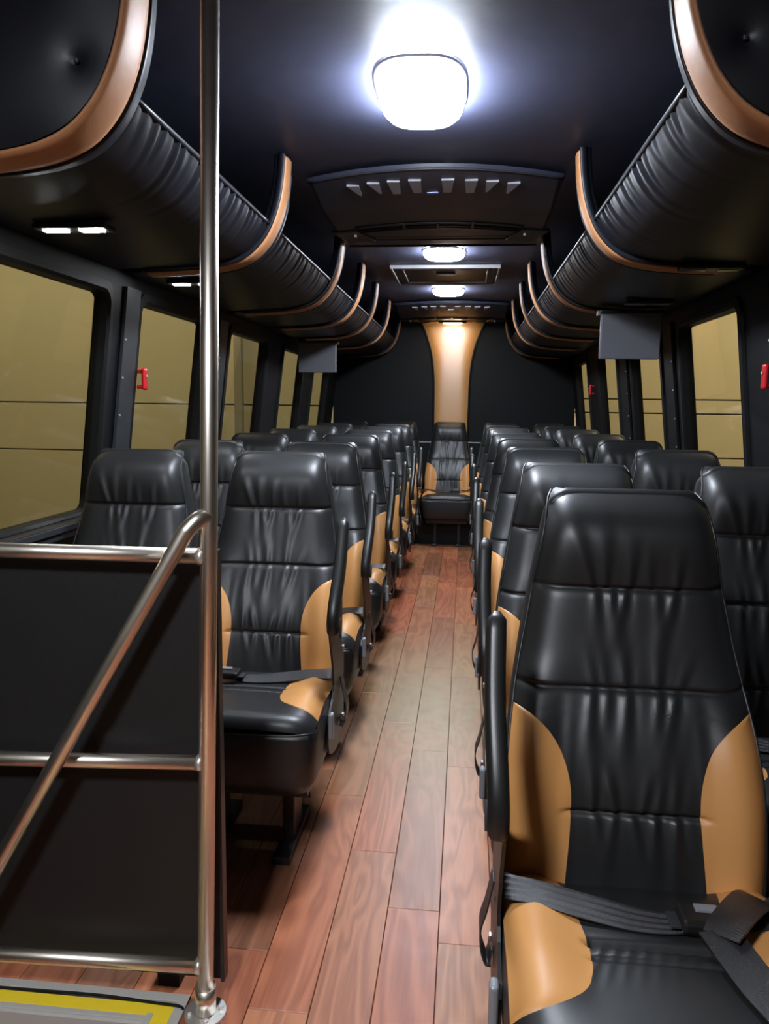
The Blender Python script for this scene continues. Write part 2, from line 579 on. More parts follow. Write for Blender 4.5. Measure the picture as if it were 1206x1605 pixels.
# sill shelf rail under the first left window
sill = tag(empty('trim_1', (0, 0, 0)), 'window sill rail under the nearest left window', kind='structure')
box('sill', (-1.195, 2.2, .862), (.05, 1.1, .012), M['plastic'], sill, bev=.003)
box('sill_rib', (-1.168, 2.2, .855), (.01, 1.1, .02), M['grayplastic'], sill, bev=.002)
box('sill_rib', (-1.18, 2.2, .83), (.01, 1.1, .02), M['grayplastic'], sill, bev=.002)

# --- front and rear walls
bm = bmesh.new()
add_box(bm, (0, FRONT - .03, .37), (2.6, .05, 1.0))
add_box(bm, (0, FRONT - .03, 2.10), (2.6, .05, .16))
for sx in (-1, 1):
    add_box(bm, (sx * 1.2, FRONT - .03, 1.445), (.2, .05, 1.15))
tag(finish(bm, 'wall_front', M['wallblack']), kind='structure')
ws = tag(empty('window_20', (0, 0, 0)), 'windshield behind the camera', kind='structure')
box('pane', (0, FRONT - .03, 1.445), (2.2, .006, 1.15), M['glass'], ws)
rw = tag(box('wall_rear', (0, REAR + .03, 1.0), (2.36, .06, 2.4), M['wallblack']), kind='structure')
# flared tan column panel on the rear wall, with piping
COLT = [(.05, .158), (1.15, .160), (1.49, .164), (1.62, .172), (1.72, .184), (1.82, .204), (1.90, .226), (1.98, .256), (2.06, .300), (2.12, .335)]


def col_pt(u, v):
    z = .50 + (2.115 - .50) * v
    # smooth the table
    hwid = sum(lerp_table(COLT, z + d) for d in (-.06, -.03, 0, .03, .06)) / 5
    uu = u * 2 - 1
    return (XC + uu * hwid, REAR - .006 - .022 * (1 - abs(uu) ** 6), z)


colp = tag(grid('tan_column_panel', 24, 48, col_pt, M['tan_wall'], None), 'padded tan vinyl column flaring to the top of the rear wall', 'wall panel')
for s in (0, 1):
    tube('piping', [Vector(col_pt(s, k / 40)) + Vector(((s - .5) * .012, -.004, 0)) for k in range(41)], .006, M['plastic'], colp, n=8)
    tube('piping', [Vector(col_pt(s, k / 40)) + Vector(((s - .5) * .034, -.002, 0)) for k in range(41)], .004, M['wallblack'], colp, n=8)
ld = tag(empty('trim_2', (0, 0, 0)), 'thin grey ledge across the rear wall', kind='structure')
box('ledge', (0, REAR - .035, .915), (2.38, .05, .014), M['lever'], ld, bev=.003)
box('ledge_front', (0, REAR - .03, .70), (2.38, .04, .41), M['wallblack'], ld)

# ================================================================== LUGGAGE RACKS
PROF = [(.500, 2.112), (.502, 2.08), (.508, 2.02), (.520, 1.955), (.540, 1.895), (.572, 1.838), (.620, 1.790), (.680, 1.762), (.76, 1.746), (.86, 1.738), (.98, 1.733), (1.098, 1.730)]


def prof(t):
    """t 0..1 along profile (smoothed)"""
    n = len(PROF) - 1
    x = t * n
    i = min(int(x), n - 1); f = x - i
    P = [PROF[max(i - 1, 0)], PROF[i], PROF[i + 1], PROF[min(i + 2, n)]]
    out = []
    for k in (0, 1):
        a, b, c, d = P[0][k], P[1][k], P[2][k], P[3][k]
        out.append(.5 * (2 * b + (c - a) * f + (2 * a - 5 * b + 4 * c - d) * f * f + (3 * b - a - 3 * c + d) * f ** 3))
    return out


def prof_n(t):
    a, b = prof(max(0, t - .01)), prof(min(1, t + .01))
    dx, dz = b[0] - a[0], b[1] - a[1]
    l = sqrt(dx * dx + dz * dz)
    return (dz / l, -dx / l)      # points toward the aisle / down


T_LIP = 4.15 / 11
RIBS = [1.47, 2.70, 3.92, 4.72, 5.45, 6.35, 7.42]


def band(name, sg, y0, y1, t0, t1, off, th, m, parent, nt=40, crown=.0, ny=6):
    vs, fs = [], []
    for j in range(ny + 1):
        for i in range(nt + 1):
            t = t0 + (t1 - t0) * i / nt
            p = prof(t); n = prof_n(t)
            e = abs(j / ny * 2 - 1)
            o = off + crown * (1 - e ** 3)
            vs.append((sg * (p[0] + n[0] * o) + XC, y0 + (y1 - y0) * j / ny, p[1] + n[1] * o))
    b = len(vs)
    for j in (0, ny):
        for i in range(nt + 1):
            t = t0 + (t1 - t0) * i / nt
            p = prof(t); n = prof_n(t)
            o = off - th
            vs.append((sg * (p[0] + n[0] * o) + XC, y0 + (y1 - y0) * j / ny, p[1] + n[1] * o))
    q = nt + 1
    for j in range(ny):
        for i in range(nt): fs.append((j * q + i, j * q + i + 1, (j + 1) * q + i + 1, (j + 1) * q + i))
    for i in range(nt):
        fs.append((i, b + i, b + i + 1, i + 1))
        fs.append((ny * q + i, ny * q + i + 1, b + q + i + 1, b + q + i))
        fs.append((b + i, b + q + i, b + q + i + 1, b + i + 1))
    for i in (0, nt):
        fs.append(tuple(j * q + i for j in range(ny + 1)) + (b + q + i, b + i))
    return mesh(name, vs, fs, m, parent, smooth=True)


def pleated(name, sg, y0, y1, m, parent, seed):
    rnd = random.Random(seed)
    L = y1 - y0
    nc = int(L / .055)
    creases = [(y0 + L * (k + .5 + rnd.uniform(-.3, .3)) / nc, rnd.uniform(.15, 1.1), rnd.uniform(-.12, .30), rnd.uniform(.15, .60)) for k in range(nc)]
    nt, ny = 26, max(40, int(L * 110))

    def fn(u, v):
        t = T_LIP + (1 - T_LIP) * (u ** 1.25)
        y = y0 + L * v
        p = prof(t); n = prof_n(t)
        o = -.002
        for (cy, a, sl, ln) in creases:
            c = cy + sl * u * .5
            dd = (y - c) / (.008 + .016 * u)
            if abs(dd) < 4:
                o -= .0060 * a * exp(-dd * dd) * max(0, 1 - u / (ln + .05)) ** .7
            dd = (y - c - .018) / (.010 + .014 * u)
            if abs(dd) < 4:
                o += .0035 * a * exp(-dd * dd) * max(0, 1 - u / (ln + .05))
        edge = min(v, 1 - v) * L
        o -= .006 * exp(-edge / .02)
        return (sg * (p[0] + n[0] * o) + XC, y, p[1] + n[1] * o)
    g = grid(name, nt, ny, fn, m, parent)
    return g


for side, sg in (('left', -1), ('right', 1)):
    rack = tag(empty('luggage_rack', (sg * .9, 4.5, 1.73)),
               'black padded overhead luggage rack with tan ribs above the %s windows' % side, 'luggage rack', 'overhead luggage racks')
    rk = rack
    inv = Vector(rack.location)
    before = set(COL.objects)
    ends = [y for y in RIBS]
    for k in range(len(RIBS) - 1):
        pleated('pleated_front', sg, RIBS[k] + .10, RIBS[k + 1] + .02, M['rackblack'], None, 11 * k + (5 if sg > 0 else 0))
        # lip roll along the top of each pleated section
        p = prof(T_LIP)
        tube('lip_roll', [(sg * (p[0] + .006) + XC, RIBS[k] + .10 + (RIBS[k + 1] - RIBS[k] - .08) * i / 8, p[1] - .001) for i in range(9)], .0075, M['rackblack'], None, n=10)
    # tray inside
    box('tray', (sg * .86, (1.5 + REAR) / 2, 1.80), (.42, REAR - 1.5, .03), M['rackblack'], None)
    for k, y in enumerate(RIBS):
        wfar = .15 if k < 6 else .10
        rb = band('rib', sg, y + (0 if k else .008), y + wfar, 0.02, .93, .004, .03 if k else .004, M['rackblack'], None)
        band('tan_trim', sg, y + (.012 if k else -.003), y + wfar * .66, 0.03 if k else .0, .92, .010, .006, M['tan_trim'], rb, crown=.006)
        band('edge_piping', sg, y + wfar * .70, y + wfar * .76, 0.10, .90, .010, .006, M['rackblack'], rb, crown=.003)
        if k: band('inner_edge', sg, y - .004, y + .006, 0.0, .92, .008, .02, M['rackblack'], rb, crown=.003)
    # padded end panel
    def endp(u, v):
        t = v
        p = prof(t * .985)
        cx, cz = 1.06, 2.108
        # interpolate from rib curve to the wall corner
        ex = p[0] + .002 + (cx - p[0] - .002) * u
        ez = p[1] + .002 + (cz - p[1] - .002) * u
        X, Zz = ex, ez
        puff = .014 * (1 - (1 - min(1, u * 4)) ** 2)
        d = sqrt((X - .556) ** 2 + (Zz - 1.905) ** 2)
        bx, bz = .60, 1.90
        d = sqrt((X - bx) ** 2 + (Zz - bz) ** 2)
        puff -= .009 * exp(-(d / .010) ** 2) + .006 * exp(-(d / .035) ** 2)
        puff += .0025 * sin(X * 23) * sin(Zz * 19)
        return (sg * X + XC, RIBS[0] + .004 - puff, Zz)
    ep = grid('end_panel', 60, 70, endp, M['rackblack'], None)
    box('button', (sg * .60 + XC, RIBS[0] + .002, 1.90), (.010, .008, .010), M['grayplastic'], ep, bev=.003)
    for y, dz in ((2.66, 0), (3.53, 0)) if sg > 0 else ((4.3, 0),):
        pass
    for o in set(COL.objects) - before:
        if o.parent is None:
            o.parent = rack
            o.location = -inv

# reading lamps under the racks
lit_ys = [2.03, 2.95]
words = ['nearest', 'second', 'third', 'fourth', 'fifth', 'farthest']


def reading_lamp(x, y, on, label, grp):
    r = tag(empty('reading_light', (x, y, 1.722)), label, 'reading light', grp)
    box('housing', (0, 0, .003), (.20, .07, .014), M['plastic'], r, bev=.004)
    for s in (-1, 1):
        bm = bmesh.new()
        add_box(bm, (s * .05, 0, -.0045), (.062, .026, .004))
        finish(bm, 'lens', M['read'] if on else M['readoff'], r)
    return r


for k, y in enumerate(lit_ys):
    reading_lamp(-.915, y, True, '%s pair of lit white reading lenses under the left luggage rack' % words[k], 'lit reading lights on the left')
for k, y in enumerate([1.9, 2.69, 3.55]):
    reading_lamp(.915, y, False, '%s unlit reading light under the right luggage rack' % words[k], 'unlit reading lights on the right')

# ================================================================== CEILING THINGS


def dome(x, y, label, sx=.115, sy=.14, dp=.04, em='dome'):
    r = tag(empty('dome_light', (x, y, 2.128)), label, 'ceiling light', 'white dome lights along the ceiling')

    def se(a, e=.68):
        c, s = cos(a), sin(a)
        return (abs(c) ** e * (1 if c >= 0 else -1), abs(s) ** e * (1 if s >= 0 else -1))
    rings = [(1.0, 0), (1.0, -.022), (.96, -.042), (.86, -.056), (.6, -.066), (.3, -.070)]
    n = 40
    vs, fs = [], []
    for (s, z) in rings:
        for k in range(n):
            p = se(2 * pi * k / n); vs.append((p[0] * sx * s, p[1] * sy * s, z * dp / .07))
    for q in range(len(rings) - 1):
        for k in range(n): fs.append((q * n + k, q * n + (k + 1) % n, (q + 1) * n + (k + 1) % n, (q + 1) * n + k))
    fs.append(tuple((len(rings) - 1) * n + k for k in range(n)))
    mesh('diffuser', vs, fs, M[em], r, smooth=True)
    vs, fs = [], []
    rings = [(1.0, 0), (1.06, 0), (1.06, -.005), (1.03, -.008), (1.0, -.007)]
    for (s, z) in rings:
        for k in range(n):
            p = se(2 * pi * k / n); vs.append((p[0] * sx * s, p[1] * sy * s, z))
    for q in range(len(rings) - 1):
        for k in range(n): fs.append((q * n + k, q * n + (k + 1) % n, (q + 1) * n + (k + 1) % n, (q + 1) * n + k))
    mesh('bezel', vs, fs, M['whiteplastic'], r, smooth=True)
    return r


dome(-.012, 2.24, 'largest blown-out white dome light on the ceiling near the camera', .118, .20, .062)
dome(-.012, 4.50, 'white dome light on the ceiling in front of the roof hatch')
dome(-.02, 5.95, 'white dome light on the ceiling behind the roof hatch')
dome(-.40, -.12, 'white dome light on the ceiling above the entrance steps', .12, .16, em='domefront')
dl = tag(empty('downlight', (XC, 7.40, 2.040)), 'small warm light strip shining on the top of the tan column', 'light')
box('housing', (0, 0, .004), (.26, .05, .016), M['plastic'], dl, bev=.003)
box('lens', (0, .006, -.006), (.17, .020, .006), M['warm'], dl)

# roof hatch
h = tag(empty('roof_hatch', (-.018, 5.23, 2.125)), 'rectangular roof hatch with light grey trim between two ceiling lights', 'roof hatch')


def ring_frame(name, hx, hy, wd, z0, z1, m, parent):
    bm = bmesh.new()
    add_box(bm, (0, -hy + wd / 2, (z0 + z1) / 2), (2 * hx, wd, z1 - z0), .003)
    add_box(bm, (0, hy - wd / 2, (z0 + z1) / 2), (2 * hx, wd, z1 - z0), .003)
    add_box(bm, (-hx + wd / 2, 0, (z0 + z1) / 2), (wd, 2 * hy - 2 * wd, z1 - z0), .003)
    add_box(bm, (hx - wd / 2, 0, (z0 + z1) / 2), (wd, 2 * hy - 2 * wd, z1 - z0), .003)
    return finish(bm, name, m, parent)


ring_frame('outer_frame', .34, .34, .014, -.022, 0, M['hatchtrim'], h)
ring_frame('flange', .33, .33, .05, -.010, 0, M['acbody'], h)
ring_frame('inner_frame', .272, .272, .012, -.018, 0, M['hatchtrim'], h)
box('hatch_panel', (0, 0, -.004), (.53, .53, .010), M['acbody'], h)
box('hatch_handle', (0, -.1, -.014), (.12, .03, .016), M['plastic'], h, bev=.004)


# ceiling air units
def air_unit():
    r = empty('air_unit', (XC, 2.86, 2.108))
    NX = 32

    def frontc(x):
        return .24 * (abs(x) / .60) ** 2.0
    # body: sloping louvred nose + flat bottom + rear slope; top at ceiling

    def body(u, v):
        x = -.485 + .97 * u
        f = frontc(x)
        T = [(0, f, .008), (.04, f + .006, -.012), (.3, f + .12, -.030), (.5, .40, -.050), (.52, .52, -.054), (.75, .85, -.054), (.9, 1.10, -.046), (.97, 1.18, -.034), (1, 1.185, .008)]
        y = lerp_table([(a, b) for a, b, c in T], v); z = lerp_table([(a, c) for a, b, c in T], v)
        e = smoothstep(.485, .47, abs(x))
        z = .008 + (z - .008) * e
        return (x, y, z)
    grid('housing', NX * 2, 50, body, M['acbody'], r)
    tube('front_rim', [(-.475 + .95 * k / 24, frontc(-.475 + .95 * k / 24) + .002, -.010) for k in range(25)], .0035, M['grayplastic'], r, n=8)
    for k, x in enumerate((-.302, -.222, -.145, -.066, .055, .140, .217, .296)):
        s = 1 if x > 0 else -1
        # trapezoid slot lens; inner long sides vertical, outer slanting
        big = abs(x) < .2
        y0, y1 = frontc(x) + .075, frontc(x) + (.19 if big else .165)
        w0, w1 = .046, (.030 if big else .006)
        xa, xb = -w0 / 2, w0 / 2
        if s > 0: ya_, yb_ = (xa + (.004 if big else 0), xa + (.004 if big else 0) + w1)
        else: ya_, yb_ = (xb - (.004 if big else 0) - w1, xb - (.004 if big else 0))
        zz0 = body((x + .485) / .97, .2)[2] - .006; zz1 = zz0 - .012
        V = [(x + xa, y0, zz0), (x + xb, y0, zz0), (x + yb_, y1, zz1), (x + ya_, y1, zz1)]
        V += [(a, b, c + .008) for a, b, c in V]
        mesh('louver', V, [(0, 1, 2, 3), (4, 7, 6, 5), (0, 4, 5, 1), (1, 5, 6, 2), (2, 6, 7, 3), (3, 7, 4, 0)], M['louver'], r)
    # badge
    box('badge', (-.004, .20, -.040), (.045, .02, .004), M['badge'], r, bev=.0015)
    # return grille: long slots with dividers, bowed
    for (ya, m_) in ((.60, M['grayplastic']), (.66, M['plastic']), (.70, M['grayplastic'])):
        tube('grille_bar', [(-.37 + .74 * k / 20, ya + .09 * (abs(-.37 + .74 * k / 20) / .37) ** 2, -.057) for k in range(21)], .005, m_, r, n=6)
    for x in (-.15, 0, .15):
        box('grille_divider', (x, .655, -.058), (.012, .10, .008), M['grayplastic'], r, bev=.002)
    for s in (-1, 1):
        box('side_panel', (s * .40, .86, -.056), (.13, .22, .016), M['grayplastic'], r, bev=.006, rot=Matrix.Rotation(s * .30, 3, 'Z'))
        o = bpy.data.objects['side_panel'] if False else None
        box('latch', (s * .385, .80, -.068), (.014, .014, .012), M['steel2'], r, bev=.003)
    for y in (.90, .97):
        box('panel_seam', (0, y, -.052), (.9, .006, .004), M['grayplastic'], r, bev=.001)
    box('rear_rim', (0, 1.17, -.040), (.94, .010, .010), M['grayplastic'], r, bev=.002)
    return r


ac = air_unit()
tag(ac, 'black ceiling air vent unit with wedge louvres behind the nearest light', 'air conditioner', 'ceiling air units')
ac2 = copy_tree(ac)
ac2.location = (XC, 6.46, 2.108)
ac2['label'] = 'black ceiling air vent unit against the rear wall above the tan column'

# ================================================================== MONITORS


def monitor(x, y, label):
    r = tag(empty('monitor', (x, y, 1.720)), label, 'monitor', 'flip-down monitors under the racks')
    box('screen_housing', (0, 0, -.115), (.275, .030, .215), M['screen'], r, bev=.006, seg=3)
    box('bezel', (0, .018, -.115), (.255, .006, .195), M['plastic'], r, bev=.002)
    box('mount', (0, .03, -.005), (.29, .12, .018), M['plastic'], r, bev=.004)
    s = -1 if x > 0 else 1
    tube('hinge', [(s * .155, 0, -.010), (s * .115, 0, -.010)], .012, M['lever'], r, n=16)
    tube('hinge', [(-s * .145, 0, -.010), (-s * .115, 0, -.010)], .010, M['plastic'], r, n=16)
    return r


monitor(.89, 3.8, 'grey flip-down monitor hanging under the right luggage rack')
monitor(-.945, 5.6, 'grey flip-down monitor hanging under the left luggage rack')

# ================================================================== EMERGENCY HANDLES


def handle(sg, y, z, label):
    x = wall_x(z) - .02
    r = tag(empty('window_release_handle', (sg * x, y, z)), label, 'emergency handle', 'red window release handles')
    box('grip', (-sg * .018, 0, 0), (.018, .030, .085), M['red'], r, bev=.008, seg=3)
    box('bracket', (0, 0, .03), (.024, .020, .015), M['red'], r, bev=.004)
    box('bracket', (0, 0, -.03), (.024, .020, .015), M['red'], r, bev=.004)
    box('rivet', (-sg * .030, -.004, .012), (.004, .010, .010), M['steel2'], r, bev=.001)
    return r


handle(1, 2.745, 1.38, 'red emergency window release handle at the right edge of the photo')
handle(-1, 2.965, 1.36, 'red emergency window release handle between the two nearest left windows')
handle(1, 6.40, 1.41, 'small red emergency window release handle on the far right windows')

# ================================================================== SEATS
ZB, ZTOP = .40, 1.115
WT = [(.30, .205), (.40, .214), (.50, .220), (.60, .220), (.70, .212), (.78, .200), (.86, .185), (.945, .170), (1.02, .157), (1.07, .148), (1.095, .144), (1.108, .138), (1.115, .127)]
SEAMS = [.58, .775, .945]


def bw(z):
    return sum(lerp_table(WT, min(z + d, 1.115) if z < 1.06 else z) for d in (-.02, 0, .02)) / 3


def noise1(x, s):
    return sin(x * 12.9 + s * 3.1) * .5 + sin(x * 31.7 + s * 1.7) * .3 + sin(x * 57.1 + s) * .2


rndw = random.Random(5)
WR = []
for si, zs in enumerate(SEAMS):
    for sgn, cnt in ((1, 5), (-1, 5)):
        for k in range(cnt):
            x = -.075 + .15 * (k + rndw.uniform(-.3, .3)) / (cnt - 1)
            WR.append((zs, x, rndw.uniform(.45, 1.1), (x * 2.2 if sgn > 0 else -x * 1.5) + rndw.uniform(-.25, .25), rndw.uniform(.05, .11), sgn))


def back_y(x, z):
    """front surface of the backrest; y=0 at crotch, larger = further back"""
    y = .30 * (z - .43)
    w_ = bw(z)
    u = max(-1, min(1, x / w_))
    # lumbar curve and headrest
    y -= .016 * exp(-((z - .60) / .12) ** 2)
    y += .020 * exp(-((z - .86) / .10) ** 2) * .5
    y -= .014 * smoothstep(.93, 1.04, z)
    if z > 1.03:
        y += .055 * ((z - 1.03) / .085) ** 2.6
    # side wings stand forward low down
    lo = smoothstep(.84, .66, z)
    y -= .026 * lo * smoothstep(.45, .85, abs(u))
    # edge round-off
    y += .042 * abs(u) ** 9
    # puffs between seams
    seg = [ZB - .02] + SEAMS + [1.125]
    center = 1 if z > .775 else smoothstep(.62, .50, abs(u))
    for a, b in zip(seg, seg[1:]):
        if a <= z < b:
            t = (z - a) / (b - a)
            y -= .007 * (4 * t * (1 - t)) ** .6 * center * (1 - .3 * abs(u) ** 4)
    for zs in SEAMS:
        on = 1 if zs > .6 else smoothstep(.60, .50, abs(u))
        y += .0065 * exp(-((z - zs) / .0035) ** 2) * on
    # gathers
    wr = 0
    for (zs, xx, a, sl, ln, sgn) in WR:
        dz = (z - zs) * sgn
        if dz < 0 or dz > ln * 1.6: continue
        c = xx + sl * dz * .9
        d = (x - c) / (.0062 + dz * .075)
        if abs(d) < 3.2:
            wr += a * (exp(-d * d) - .55 * exp(-(d - 1.5) ** 2)) * (1 - dz / (ln * 1.6)) ** 1.4 * (1 - exp(-dz / .004))
    y -= .0056 * wr * smoothstep(1.0, .75, abs(u))
    return y


def inner_b(z):
    """half width of the black centre; equals full width above the wings"""
    w_ = bw(z)
    z1, zt = .600, .738
    if z >= zt: return w_
    b0 = .108 + .012 * smoothstep(.60, .40, z)
    if z <= z1: return b0
    t = (z - z1) / (zt - z1)
    return b0 + (w_ - b0) * (1 - sqrt(max(0, 1 - t * t)))


ZROWS = []
z = ZB
while z < ZTOP:
    ZROWS.append(z)
    near = min(abs(z - s) for s in SEAMS)
    step = .0035 if near < .012 else .0085
    if .70 < z < .745: step = min(step, .0045)
    if z > 1.07: step = .004
    z += step
ZROWS.append(ZTOP)


def rowgrid(name, rows, xa, xb, n, fn, m, parent):
    vs, fs = [], []
    for z in rows:
        a, b = xa(z), xb(z)
        for i in range(n + 1):
            x = a + (b - a) * i / n
            vs.append((x, fn(x, z), z))
    for j in range(len(rows) - 1):
        for i in range(n):
            fs.append((j * (n + 1) + i, j * (n + 1) + i + 1, (j + 1) * (n + 1) + i + 1, (j + 1) * (n + 1) + i))
    return mesh(name, vs, fs, m, parent, smooth=True, fix=False)


def cush_edge_b(y):
    """half width of the black centre of the cushion (y from back 0 to front -.38)"""
    T = [(-.335, .226), (-.325, .205), (-.312, .175), (-.295, .145), (-.27, .118), (-.23, .106), (-.17, .104), (-.10, .112), (0, .132), (.05, .14)]
    return sum(lerp_table(T, y + d) for d in (-.012, -.006, 0, .006, .012)) / 5 if y > -.322 else lerp_table(T, y)


def cush_z(x, y):
    u = abs(x) / .226
    z = .470 + .010 * smoothstep(-.05, -.30, y)
    z += .020 * smoothstep(.45, .85, u) * smoothstep(-.36, -.2, y)
    z -= .030 * u ** 10
    z += .008 * (1 - u * u)
    z -= (.008 * exp(-((y + .205) / .004) ** 2) + .016 * exp(-((y + .168) / .008) ** 2)) * smoothstep(.50, .44, u)
    if u < .5:
        for k in range(9):
            c = -.09 + .0225 * k
            z += .0032 * (.6 + .4 * noise1(k, 1)) * exp(-((x - c - .006 * noise1(k, 3) - (y + .19) * (.9 * noise1(k, 2) + .3)) / .0045) ** 2) * (exp(-((y + .182) / .014) ** 2) + .5 * exp(-((y + .225) / .030) ** 2))
    if y > -.05: z -= .02 * smoothstep(-.05, .03, y)
    return z


def make_seat(side, belt=True):
    """side: -1 armrest on -x, +1 armrest on +x, 0 none.  Origin on the floor under the crease"""
    r = empty('bus_seat')
    # backrest
    back = rowgrid('backrest', ZROWS, lambda z: -inner_b(z), lambda z: inner_b(z), 64, back_y, M['leather'], r)
    wrows = [z for z in ZROWS if z < .738] + [.7379]
    for s in (-1, 1):
        rowgrid('side_bolster', wrows, (lambda z: -bw(z)) if s < 0 else inner_b, (lambda z: -inner_b(z)) if s < 0 else bw, 16,
                lambda x, z: back_y(x, z) - .003 * sin(pi * min(1, max(0, (bw(z) - abs(x)) / max(.004, bw(z) - inner_b(z)))))
                * (1 if bw(z) - inner_b(z) > .01 else 0), M['tan'], r)
    # shell behind: loft
    zs = [.30, .36, .44, .54, .64, .74, .84, .92, .98, 1.03, 1.07, 1.095, 1.11, 1.118]
    vs, fs = [], []
    n = 28
    for z in zs:
        w_ = bw(min(z, 1.115)) + .003
        if z > 1.08: w_ -= .016 * ((z - 1.08) / .038) ** 2
        yf = back_y(w_, min(z, 1.115)) - .004
        th = .085 if z < 1.0 else .085 * max(.10, 1 - ((z - 1.0) / .119) ** 2.5)
        if z > 1.09: yf = back_y(w_ * .8, 1.09) + (z - 1.09) * .9
        for k in range(n):
            a = 2 * pi * k / n
            c, s = cos(a), sin(a)
            ex = .28 if z < 1.06 else .28 + .35 * (z - 1.06) / .058
            px = abs(c) ** ex * (1 if c >= 0 else -1); py = abs(s) ** ex * (1 if s >= 0 else -1)
            vs.append((px * w_, yf + th / 2 + py * th / 2 + .012, z))
    for j in range(len(zs) - 1):
        for k in range(n): fs.append((j * n + k, j * n + (k + 1) % n, (j + 1) * n + (k + 1) % n, (j + 1) * n + k))
    fs.append(tuple(range(n))); fs.append(tuple((len(zs) - 1) * n + k for k in range(n)))
    shell = mesh('back_shell', vs, fs, M['leather'], r, smooth=True)
    # piping around the edge of the backrest
    pp = []
    for z in ZROWS[::3]: pp.append((-bw(z) - .001, back_y(-bw(z), z) + .001, z))
    top = [(-bw(ZTOP) + 2 * bw(ZTOP) * k / 12, back_y(-bw(ZTOP) + 2 * bw(ZTOP) * k / 12, ZTOP), ZTOP + .001) for k in range(1, 12)]
    pr = [(-x, y, z) for (x, y, z) in reversed(pp)]
    tube('piping', pp, .0030, M['leather'], r, n=6)
    tube('piping', pr, .0030, M['leather'], r, n=6)
    # cushion: profile rows
    ys = []
    y = .02
    while y > -.335:
        ys.append(y)
        y -= .0035 if -.23 < y < -.15 or y < -.26 else .008
    ys.append(-.335)
    rows = [('t', y) for y in ys] + [('t', -.345), ('t', -.355)]
    # front roll then skirt
    roll = [(-.366, -.004), (-.376, -.011), (-.383, -.022), (-.386, -.034)]
    vs, fs = [], []
    nx = 48
    for kind, y in rows:
        b = cush_edge_b(y) if y > -.335 else .226
        for i in range(nx + 1):
            x = -b + 2 * b * i / nx
            yy = y + .030 * (abs(x) / .226) ** 6 * smoothstep(-.2, -.36, y)
            vs.append((x, yy, cush_z(x, y)))
    for (y, dz) in roll:
        for i in range(nx + 1):
            x = -.226 + .452 * i / nx
            vs.append((x, y + .030 * (abs(x) / .226) ** 6, cush_z(x, -.355) + dz))
    nr = len(rows) + len(roll)
    for j in range(nr - 1):
        for i in range(nx): fs.append((j * (nx + 1) + i, j * (nx + 1) + i + 1, (j + 1) * (nx + 1) + i + 1, (j + 1) * (nx + 1) + i))
    mesh('seat_cushion', vs, fs, M['leather'], r, smooth=True, fix=False)
    for s in (-1, 1):
        V, Fs = [], []
        yy = [y for y in ys]
        for y in yy:
            b = cush_edge_b(y)
            for i in range(15):
                x = s * (b + (.226 - b) * i / 14)
                y2 = y + .030 * (abs(x) / .226) ** 6 * smoothstep(-.2, -.36, y)
                puff = .004 * sin(pi * min(1, max(0, (abs(x) - b) / max(.004, .226 - b)))) if .226 - b > .01 else 0
                V.append((x, y2, cush_z(x, y) + puff))
        for j in range(len(yy) - 1):
            for i in range(14): Fs.append((j * 15 + i, j * 15 + i + 1, (j + 1) * 15 + i + 1, (j + 1) * 15 + i))
        mesh('cushion_wing', V, Fs, M['tan'], r, smooth=True, fix=False)
    # skirt/boxing under cushion
    vs, fs = [], []
    lv = [(.438, 1.0, 0), (.425, 1.012, .001), (.36, 1.0, .0), (.30, .98, -.008), (.268, .93, -.03), (.262, .85, -.05)]
    n = 44
    for (z, s, dy) in lv:
        for k in range(n):
            a = 2 * pi * k / n
            c, si = cos(a), sin(a)
            ex = .22
            px = abs(c) ** ex * (1 if c >= 0 else -1); py = abs(si) ** ex * (1 if si >= 0 else -1)
            vs.append((px * .228 * s, -.172 + py * (.213 + dy), z))
    for j in range(len(lv) - 1):
        for k in range(n): fs.append((j * n + k, j * n + (k + 1) % n, (j + 1) * n + (k + 1) % n, (j + 1) * n + k))
    fs.append(tuple(range(n))); fs.append(tuple((len(lv) - 1) * n + k for k in range(n)))
    mesh('seat_skirt', vs, fs, M['leather'], r, smooth=True)
    # side facing up to the wing edge
    for s in (-1, 1):
        V, Fs = [], []
        K = 24
        for k in range(K + 1):
            y = .02 - .375 * k / K
            y2 = y + .030 * smoothstep(-.2, -.36, y)
            V.append((s * .226, y2, cush_z(.226, y) + .0)); V.append((s * .230, y2 - .002, .425))
        for k in range(K): Fs.append((2 * k, 2 * k + 1, 2 * k + 3, 2 * k + 2))
        mesh('side_facing', V, Fs, M['leather'], r, smooth=True, fix=False)
    tube('cushion_piping', [(-.224 + .448 * k / 20, -.386 + .030 * (abs(-.224 + .448 * k / 20) / .226) ** 6, .440) for k in range(21)], .003, M['leather'], r, n=6)
    # base frame and legs
    bm = bmesh.new()
    add_box(bm, (0, -.12, .235), (.38, .30, .04), .004)
    for s in (-1, 1):
        add_box(bm, (s * .11, -.10, .12), (.035, .10, .20), .004)
        add_box(bm, (s * .11, -.10, .012), (.05, .30, .022), .004)
    add_box(bm, (0, -.02, .10), (.30, .02, .03), .002)
    finish(bm, 'base_frame', M['plastic'], r)
    box('recliner_plate', (0, .0, .36), (.455, .08, .14), M['plastic'], r, bev=.012)
